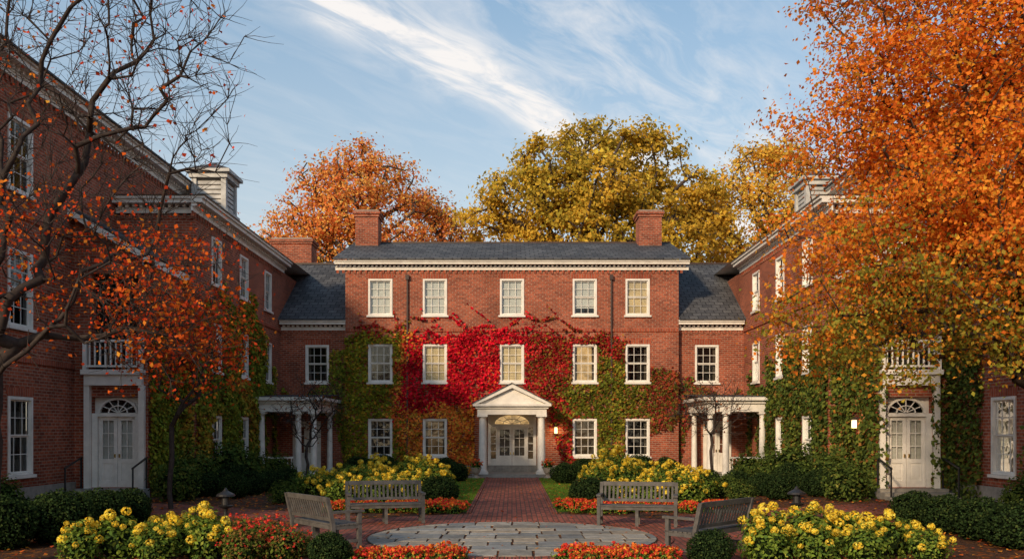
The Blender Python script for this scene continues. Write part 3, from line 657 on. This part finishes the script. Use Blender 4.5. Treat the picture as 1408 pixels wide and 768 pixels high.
def s2(u,z,f,sd): return (np.sin(u*f+sd+1.4*np.sin(z*f*.9+sd))+np.sin(z*f*1.2+1.7*np.sin(u*f*.7)+sd*2))*.5
def mmask(u,z):
    n1=s2(u,z,1.3,.4)*.5+s2(u,z,4.1,2)*.35+s2(u,z,11,.7)*.3+rng.normal(size=len(u))*.28
    top=np.interp(u,[-7.7,-6.9,-5.5,-4,-1,2,4.2,5.2,7.7],[6.5,6.9,6.4,6.6,6.7,6.6,6.5,6.1,4.9])+n1*.45
    bot=np.interp(u,[-7.7,5.8,6.3,7.7],[0,0,1.9,2.5])+n1*.3
    full=(z<top)&(z>bot)&((u<5.6+n1*.5)|(z<4.8+n1*.4))
    lowgap=(z<2.2)&(u>1.75)&(u<2.5+n1*.5)
    strand=np.abs(np.sin(u*2.3+1.1*np.sin(z*1.7+u*.4)+2.2*np.sin(z*.9)))<.10
    hor=np.abs(z-(7.0+.28*np.sin(u*1.3)+.15*np.sin(u*3.7)))<.06
    spars=(z>=top-.1)&(z<top+1.0+.5*np.sin(u*2.1))&(u>-7.2)&(u<3.2)&(strand|hor)&(rng.random(len(u))<.7)
    thin=rng.random(len(u))<np.clip(.95+s2(u,z,2.6,3)*.3,.5,1)
    return (full&~lowgap&thin)|spars
def mcol(u,z):
    n=len(u); nb=s2(u,z,1.1,1.)*.7+s2(u,z,3.3,3)*.45+rng.normal(size=n)*.35; uu=u+nb*.75; zz=z+nb*.5
    green=pick([(.24,.25,.025),(.36,.29,.03),(.15,.18,.025),(.52,.24,.03)],[4,3,3,1.2],n)
    dgreen=pick([(.16,.18,.025),(.26,.23,.03),(.10,.13,.022),(.34,.12,.03)],[4,3,3,1.5],n)
    red=pick([(.72,.014,.035),(.58,.012,.03),(.82,.04,.05),(.36,.010,.02),(.70,.12,.03)],[4,3,2,2.2,.8],n)
    orange=pick([(.88,.28,.05),(.84,.38,.06),(.74,.14,.04),(.50,.32,.045)],[3.4,2.5,3,1.1],n)
    wine=pick([(.42,.022,.025),(.27,.028,.025),(.54,.04,.035),(.27,.15,.03)],[3,3,1.6,3],n)
    brown=pick([(.26,.04,.03),(.18,.11,.028),(.34,.08,.03),(.12,.13,.025)],[3,3,2,2],n)
    c=green.copy()
    c=np.where(((uu>-5.3))[:,None],orange,c)
    c=np.where(((uu>-4.9)&(uu<.9)&(zz>3.1))[:,None],red,c)
    c=np.where(((uu>.7))[:,None],wine,c)
    c=np.where(((uu>2.6))[:,None],dgreen,c)
    c=np.where(((uu>2.2)&(zz>5.5))[:,None],wine,c)
    c=np.where((uu>5.9)[:,None],brown,c)
    c=np.where(((zz>6.6)&(uu<-4.5))[:,None],wine,c)
    sh=.72+.36*np.clip(.5+s2(u,z,3.2,5),0,1)
    return c*sh[:,None]
F=front(42)
mh=[(x-ww/2-.03,x+ww/2+.03,a-.08,b+.03) for x,a,b,_ in wins]+[(-1.75,1.75,0,3.3),(-1.2,1.2,3.3,3.7),(-.5,.5,3.65,4.2)]
ivy('climbing_ivy',F,[(-7.7,7.7,0,8.2)],mh,430,mcol,.13,mmask,.24)
def gcol(u,z):
    n=len(u); t=s2(u,z,1.2,2)*.6+rng.normal(size=n)*.35
    a=pick([(.20,.24,.03),(.29,.28,.035),(.12,.16,.025)],[3,3,3],n); b=pick([(.50,.30,.045),(.36,.29,.045),(.58,.19,.04)],[3,3,1],n); return np.where((t>.4)[:,None],b,a)
def dcol(u,z): return pick([(.10,.14,.03),(.16,.19,.035),(.06,.09,.025),(.26,.12,.035)],[4,3,3,1.2],len(u))
for s,cf in ((-1,gcol),(1,dcol)):
    cf2=cf if s<0 else (lambda u,z:np.where((rng.random(len(u))<.6)[:,None],pick([(.34,.03,.03),(.24,.05,.03),(.30,.16,.04)],[2,2,2],len(u)),dcol(u,z)))
    ivy('climbing_ivy',front(42.35,s),[(7.75,10.7,0,5.8)],[(8.5,9.66,4.2,6.1),(8.8,10.3,0,2.6)],300,cf2,.14,lambda u,z:(z<np.interp(u,[7.7,8.3,8.8,9.4,10.8],[6.4,5.8,4.2,4.0,3.9] if s<0 else [4.6,4.5,4.2,4.0,3.9])+s2(u,z,3,1)*.4)&(z>np.interp(u,[7.7,8.3,10.8],[0,2.6,3.3])))
    wh=[(Y-.6,Y+.6,a-.08,b+.05) for Y in (33.2,36.6,40.2) for a,b in ((4.2,5.95),(.85,2.6),(7.35,9.05))]
    top=((31,34,37,39,41),(5.9,7.0,7.4,6.6,4.4)) if s<0 else ((31,34,37,39,41),(5.4,5.2,4.6,4.3,3.8))
    ivy('climbing_ivy',side(s,10.8),[(31,41.2,0,8.2)],wh,300,cf,.15,lambda u,z:(z<np.interp(u,*top)+s2(u,z,2,1)*.7+rng.normal(size=len(u))*.12),.24)
    ivy('climbing_ivy',side(s,11.2),[(28.0,31,0,6.6)],[(28.9,29.6,2.0,2.7)] if s>0 else [],330,cf,.14,lambda u,z:(z<5.2+(u-29)*.4+s2(u,z,2,1)*.7+rng.normal(size=len(u))*.12),.3)
    ivy('climbing_ivy',front(31,s),[(10.8,11.4,0,6.2)],[],300,cf,.14,None,.25)
ivy('climbing_ivy',side(1,13.5),[(26,28,0,5.5)],[],300,dcol,.13,lambda u,z:z<5+s2(u,z,3,1)*.6,.3)
ivy('climbing_ivy',side(1,13.5),[(22.4,24.1,0,3.2)],[],260,dcol,.13,lambda u,z:(z<2.4+s2(u,z,3,1)*.7)&(np.abs(u-23.2)<.75-.1*z),.3)
ivy('climbing_ivy',front(28,1),[(10.95,11.5,0,6.5),(12.9,13.5,0,6)],[],300,dcol,.13,lambda u,z:(z<5.6+s2(u,z,3,1)*.6),.3)
# ---------------------------------------------------------------- shrubs
def dome(n,rx,rz,zc,low=-.5,shell=.8,lump=.12):
    d=rng.normal(size=(n,3)); d/=np.linalg.norm(d,axis=1)[:,None]; d=d[d[:,2]>low]
    r=shell+(1-shell)*rng.random(len(d)); r=r*(1+lump*vn(d,4.0,rng.integers(9)))
    return np.c_[d[:,0]*r*rx,d[:,1]*r*rx,np.maximum(zc+d[:,2]*r*rz,.02)],d
def boxwood_mesh(i):
    P1,d1=dome(4200,.62,.5,.42,-.85,.84,.13); c=pick([(.026,.05,.017),(.045,.075,.024),(.016,.03,.013),(.075,.105,.03)],[4,3,3,1],len(P1))
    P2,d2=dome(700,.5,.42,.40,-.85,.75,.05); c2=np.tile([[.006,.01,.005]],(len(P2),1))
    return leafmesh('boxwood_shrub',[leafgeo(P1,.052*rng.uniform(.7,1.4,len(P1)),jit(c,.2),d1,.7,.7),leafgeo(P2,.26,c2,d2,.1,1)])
BX=[boxwood_mesh(i) for i in range(4)]
def place(me,name,x,y,s=1,sz=None,rot=None):
    o=bpy.data.objects.new(name,me); COL.objects.link(o); o.location=(x,y,0); o.scale=(s,s,sz or s*random.uniform(.92,1.08)); o.rotation_euler[2]=random.uniform(0,6.28) if rot is None else rot; return o
bl=[(-9.0,16.0,1.0),(-8.4,16.9,1.1),(-8.35,18.3,1.0),(-8.3,19.5,.95),(-9.6,17.9,.9),(8.75,19.8,.85),(8.85,18.5,.85),(8.95,17.3,.95),(8.95,16.1,1.0),(9.9,17,.9),
    (-8.5,27.8,.85),(-8.35,29.2,.85),(-8.1,30.6,.85),(-7.9,32,.8),(-9.6,28.5,.9),(-9.7,30.2,.9),(-9.8,32,1.0),
    (6.9,32.0,.8),(7.5,30.4,.85),(7.9,28.8,.85),(8.0,27.3,.9),(9.6,28.5,.9),(9.7,30.2,.9),(9.8,32,1.0),
    (-2.0,24.8,.9),(2.05,24.4,.9),(-2.3,26.3,.8),(2.3,25.9,.8),(2.05,35.2,.95),(-2.3,36.5,.9),
    (-3.0,40.6,1.0),(-4.4,40.7,1.05),(-5.7,40.3,1.15),(-6.9,40.6,1.0),(3.2,40.6,.95),(4.5,40.7,1.0),(5.7,40.5,1.1),(6.9,40.6,1.0),
    (-2.8,13.9,.58),(3.05,13.95,.6)]
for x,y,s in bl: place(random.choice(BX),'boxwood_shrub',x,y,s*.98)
GREEN=[(.13,.20,.03),(.20,.27,.042),(.08,.14,.03),(.30,.33,.055)]
def flower_mesh(name,nl,R,H,heads,hr,petcols,pw,leafc=GREEN,ls=.09,npet=42,psz=.05,lump=.22):
    P1,d1=dome(nl,R,H*.62,H*.42,-.8,.45,lump); c=pick(leafc,[3,3,3,1],len(P1))
    parts=[leafgeo(P1,ls*rng.uniform(.6,1.3,len(P1)),jit(c,.2),d1+np.array([0,0,.5]),.6,.55)]
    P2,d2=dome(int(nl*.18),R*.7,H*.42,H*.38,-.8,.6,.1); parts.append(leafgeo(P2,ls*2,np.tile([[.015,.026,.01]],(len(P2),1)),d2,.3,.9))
    hd,dd=dome(heads*3,R*1.0,H*.68,H*.45,.0,.8,lump); 
    sel=[]
    for i_ in range(len(hd)):
        if all(np.linalg.norm(hd[i_]-hd[j])>hr*1.5 for j in sel): sel.append(i_)
        if len(sel)>=heads: break
    for j in sel:
        h=hd[j]
        hh=hr*rng.uniform(.6,1.2); n=npet; d=rng.normal(size=(n,3)); d/=np.linalg.norm(d,axis=1)[:,None]; Pp=h+d*hh*np.array([1,1,.88]); cc=pick(petcols,pw,n)
        cc=cc*rng.uniform(.8,1.1); parts.append(leafgeo(Pp,psz*hh/hr*rng.uniform(.7,1.2,n),jit(cc,.1),d,.25,.9,.2))
    return leafmesh(name,parts)
YEL=[(.86,.62,.05),(.88,.70,.11),(.82,.50,.04)]
YN=[flower_mesh('yellow_hydrangea_shrub',1200,.52,.85,12,.095,YEL,[3,3,2],npet=80,psz=.05,ls=.10) for i in range(4)]
YF=[flower_mesh('yellow_flower_shrub',1500,.8,1.2,24,.105,YEL,[3,3,2],ls=.12,npet=36,psz=.08) for i in range(4)]
RED=[(.82,.06,.04),(.85,.25,.04),(.72,.04,.05),(.88,.52,.07)]
MG=[flower_mesh('marigold_flowers',260,.28,.26,22,.036,RED,[3.4,3,3,1.0],ls=.06,npet=12,psz=.045) for i in range(3)]
RS=[flower_mesh('red_berry_shrub',1700,.5,.8,60,.026,[(.80,.05,.05),(.82,.12,.06)],[1,1],leafc=[(.14,.18,.03),(.20,.12,.035),(.09,.13,.025),(.34,.10,.045)],ls=.07,npet=9,psz=.04) for i in range(2)]
GS=[flower_mesh('green_shrub',2000,.8,1.2,0,.05,YEL,[1,1,1],leafc=[(.07,.11,.025),(.11,.15,.03),(.05,.08,.02),(.18,.18,.04)],ls=.12) for i in range(2)]
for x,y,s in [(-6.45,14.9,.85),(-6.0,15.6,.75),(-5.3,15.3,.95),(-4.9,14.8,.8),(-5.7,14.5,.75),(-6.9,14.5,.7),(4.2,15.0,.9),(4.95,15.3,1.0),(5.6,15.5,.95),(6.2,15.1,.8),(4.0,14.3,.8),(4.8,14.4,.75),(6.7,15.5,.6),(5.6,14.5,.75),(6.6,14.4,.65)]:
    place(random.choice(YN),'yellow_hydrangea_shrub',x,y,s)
for s in (-1,1):
    for x,y,k in [(2.7,26.6,.6),(3.2,25.4,.65),(4.0,24.9,.75),(4.9,25.3,.75),(2.9,28.0,.9),(3.8,27.6,.85),(4.8,27.6,1.0),(5.7,26.8,.7),(2.5,30,.8),(3.5,30.0,1.1),(4.6,30.4,.95),(5.6,29,.8)]:
        place(random.choice(YF),'yellow_flower_shrub',s*x+random.uniform(-.3,.3),y+random.uniform(-.4,.4),k*random.uniform(.85,1.12))
    for x,y,k in [(9.9,34.5,1.0),(9.3,35.8,.9),(9.9,26.9,.9),(5.6,33.5,.8),(4.5,34,.8),(4.2,37,.8),(6.5,35.5,.8),(10.2,33,1.3),(10.4,29.6,1.1),(12.4,22.0,.7),(12.6,20.2,.7),(6.5,25.8,.7),(3.5,26.4,.6),(4.6,26.2,.6),(6.6,28,.8)]:
        place(random.choice(GS),'green_shrub',s*x,y,k*(1.1 if x>9 else .8))
for x,y,s in [(-4.1,15.0,.85),(-3.65,14.5,.75),(-4.2,14.3,.8),(-3.45,15.0,.55),(-4.6,15.5,.75)]: place(random.choice(RS),'red_berry_shrub',x,y,s)
for s in (-1,1):
    for i in range(38):
        a=random.uniform(0,1); place(random.choice(MG),'marigold_flowers',s*(.85+1.6*a),14.0+.65*random.random(),random.uniform(.7,1.0))
    for i in range(26):
        y=random.uniform(22.6,24.0); place(random.choice(MG),'marigold_flowers',s*random.uniform(1.25,2.9),y,random.uniform(.85,1.15))
    for i in range(22):
        t=random.random(); place(random.choice(MG),'marigold_flowers',s*(2.7+2.6*t),23.2-.2*t+random.uniform(-.25,.35),random.uniform(.8,1.1))
def blades(n,x0,x1,y0,y1):
    P=np.c_[rng.uniform(x0,x1,n),rng.uniform(y0,y1,n),np.full(n,.03)]; c=pick([(.10,.20,.022),(.16,.27,.035),(.22,.27,.045)],[3,3,1],n)
    return leafgeo(P,.075,jit(c,.2),np.tile([[0,-.4,1.]],(n,1)),.5,.25)
leafobj('lawn_grass',[blades(9000,1.15,2.4,23.2,38.8),blades(9000,-2.4,-1.15,23.2,38.8)])
n=17000; x=rng.uniform(-13,13,n); y=rng.uniform(13.5,40,n); r=np.hypot(x,y-17.7)
pv=(np.abs(x)<1.1)|(r<4.9); keep=(~pv)|(rng.random(n)<.04); keep&=~((np.abs(x)>10.7)&(y>27)); x,y=x[keep],y[keep]; n=len(x)
leafobj('fallen_leaves',[leafgeo(np.c_[x,y,rng.uniform(.035,.05,n)],.08*rng.uniform(.6,1.3,n),jit(pick([(.60,.14,.03),(.66,.28,.045),(.26,.11,.04),(.42,.08,.03)],[3,2,4,2],n),.25),np.tile([[0,0,1.]],(n,1)),.22,.8)])
# ================================================================ FURNITURE
def bench(x,y,rot):
    B=Build('park_bench'); bx=lambda *a,p='slat',m='wood':B.box(W,*a,p,m)
    Lh=.86
    for sx in (-1,1):
        a,b=sorted((sx*Lh,sx*(Lh-.07)))
        bx(a,b,-.29,-.22,0,.64,p='front_leg'); 
        B.prism(Frame((0,0,0),(0,1,0),(1,0,0)),[(.20,0),(.27,0),(.29,.45),(.40,.92),(.33,.92),(.22,.45)],a,b,'back_leg','wood')
        bx(a-.012,b+.012,-.34,.27,.641,.68,p='armrest'); bx(a+.01,b-.01,-.22,.21,.12,.17,p='side_rail'); bx(a+.008,b-.008,-.22,.22,.36,.42,p='side_rail')
    for i in range(6): bx(-Lh+.0,Lh-.0,-.30+i*.088,-.30+i*.088+.07,.422,.446,p='seat_slats')
    bx(-Lh+.07,Lh-.07,-.27,-.24,.35,.42,p='front_rail'); bx(-Lh+.07,Lh-.07,.205,.235,.35,.42,p='rear_rail')
    Fb=Frame((0,0,0),(0,1,0),(1,0,0))
    B.prism(Fb,[(.325,.84),(.365,.84),(.385,.93),(.345,.93)],-Lh+.07,Lh-.07,'top_rail','wood'); B.prism(Fb,[(.235,.50),(.27,.50),(.285,.56),(.25,.56)],-Lh+.07,Lh-.07,'lower_rail','wood')
    nsl=17
    for i in range(nsl):
        u=-Lh+.12+(2*Lh-.24)*i/(nsl-1); B.prism(Fb,[(.255,.56),(.272,.56),(.358,.84),(.341,.84)],u-.022,u+.022,'back_slats','wood')
    bx(-.035,.035,-.27,-.22,0,.35,p='mid_leg'); bx(-.035,.035,.20,.25,0,.35,p='mid_leg')
    B.finish(); B.e.location=(x,y,.010); B.e.rotation_euler[2]=rot
bench(-2.85,20.4,math.radians(14)); bench(2.75,19.9,math.radians(-12))
bench(-3.4,16.5,math.radians(128)); bench(3.3,15.3,math.radians(-133))
def garden_lantern(x,y):
    B=Build('garden_lantern'); B.lathe((x,y,0),[(.13,0),(.13,.04),(.05,.08),(.04,.3),(.05,.36),(.15,.40),(.17,.43),(.09,.45),(.08,.62),(.10,.63),(.21,.64),(.19,.68),(.06,.75),(.03,.80),(.0,.83)],'lantern_body','black'); B.finish()
garden_lantern(-6.3,20.0); garden_lantern(6.45,20.6)
for x in (-1.55,1.55):
    B=Build('flower_urn'); B.lathe((x,39.2,0.0),[(.17,0),(.17,.05),(.08,.09),(.07,.15),(.17,.25),(.23,.42),(.26,.46),(.24,.47),(.2,.42)],'urn','urnmat')
    B.finish(); o=bpy.data.objects.new('urn_flowers',MG[0]); COL.objects.link(o); o.parent=B.e; o.location=(x,39.2,.40); o.scale=(1.15,1.15,1.5)
# ================================================================ WORLD / SUN / CAMERA
sd=np.array([-.52,-.85]); sd/=np.linalg.norm(sd); EL=math.radians(22)
w=bpy.data.worlds.new('World'); scene.world=w; w.use_nodes=True; nt=w.node_tree; nt.nodes.clear()
out=N(nt,'ShaderNodeOutputWorld'); bg=N(nt,'ShaderNodeBackground'); L(nt,bg.outputs[0],out.inputs[0]); bg.inputs[1].default_value=.115
sk=N(nt,'ShaderNodeTexSky'); sk.sky_type='NISHITA'; sk.sun_disc=False; sk.sun_elevation=EL; sk.sun_rotation=math.atan2(sd[0],sd[1])%(2*math.pi); sk.air_density=1.0; sk.dust_density=1.2; sk.ozone_density=1.0
tc=N(nt,'ShaderNodeTexCoord'); sp=N(nt,'ShaderNodeSeparateXYZ'); L(nt,tc.outputs['Generated'],sp.inputs[0])
zc=math_(nt,'MAXIMUM',sp.outputs[2],.06); px=math_(nt,'DIVIDE',sp.outputs[0],zc); py=math_(nt,'DIVIDE',sp.outputs[1],zc)
al=math_(nt,'ADD',math_(nt,'MULTIPLY',px,.54),math_(nt,'MULTIPLY',py,.84)); ac=math_(nt,'SUBTRACT',math_(nt,'MULTIPLY',px,.84),math_(nt,'MULTIPLY',py,.54))
cv=N(nt,'ShaderNodeCombineXYZ'); L(nt,math_(nt,'MULTIPLY',al,1.3),cv.inputs[0]); L(nt,math_(nt,'MULTIPLY',ac,4.2),cv.inputs[1])
nz=noise(nt,cv.outputs[0],1.9,7,.62,.6)
cv2=N(nt,'ShaderNodeCombineXYZ'); L(nt,al,cv2.inputs[0]); L(nt,ac,cv2.inputs[1]); nw=noise(nt,cv2.outputs[0],2.0,3,.5)
acw=math_(nt,'ADD',ac,math_(nt,'MULTIPLY',math_(nt,'SUBTRACT',nw,.5),.24))
def gauss(x,c,wd): 
    d=math_(nt,'DIVIDE',math_(nt,'SUBTRACT',x,c),wd); return math_(nt,'EXPONENT',math_(nt,'MULTIPLY',math_(nt,'MULTIPLY',d,d),-1.0))
main=gauss(acw,-1.49,.105); wide=gauss(acw,-1.1,.34)
nr=ramp(nt,nz,[(.38,0),(.60,1)]); nr2=ramp(nt,nz,[(.42,0),(.70,1)])
f=math_(nt,'ADD',math_(nt,'MULTIPLY',main,math_(nt,'ADD',math_(nt,'MULTIPLY',nr,.75),.42)),math_(nt,'MULTIPLY',math_(nt,'ADD',math_(nt,'MULTIPLY',wide,.5),.12),nr2),clamp=True)
hz=ramp(nt,sp.outputs[2],[(.05,(7.6,6.2,4.9)),(.24,(5.6,6.1,6.2)),(.5,(2.8,5.0,7.2))])
sky2=mixc(nt,1.0,sk.outputs[0],(1.4,1.45,1.4),'MULTIPLY')
hf=N(nt,'ShaderNodeMapRange'); L(nt,sp.outputs[2],hf.inputs[0]); hf.inputs[1].default_value=.1; hf.inputs[2].default_value=.5; hf.inputs[3].default_value=.62; hf.inputs[4].default_value=.32
skyc=mixc(nt,hf.outputs[0],sky2,hz)
cl=mixc(nt,f,skyc,(8.3,8.0,7.8))
L(nt,cl,bg.inputs[0])
sl=bpy.data.lights.new('sun','SUN'); sl.energy=3.7; sl.angle=math.radians(4); sl.color=(1,.75,.48)
so=bpy.data.objects.new('sun',sl); COL.objects.link(so)
from mathutils import Vector
dirv=Vector((sd[0]*math.cos(EL),sd[1]*math.cos(EL),math.sin(EL))); so.rotation_euler=dirv.to_track_quat('Z','Y').to_euler()
cam=bpy.data.cameras.new('camera'); co=bpy.data.objects.new('camera',cam); COL.objects.link(co); co.location=(0,0,2.1); co.rotation_euler=(math.pi/2,0,0)
cam.sensor_width=36; cam.lens=36*1250/1408; cam.shift_y=206/1408; cam.clip_end=4000; cam.clip_start=.1
scene.camera=co
scene.view_settings.view_transform='Standard'; scene.view_settings.look='None'; scene.view_settings.exposure=0
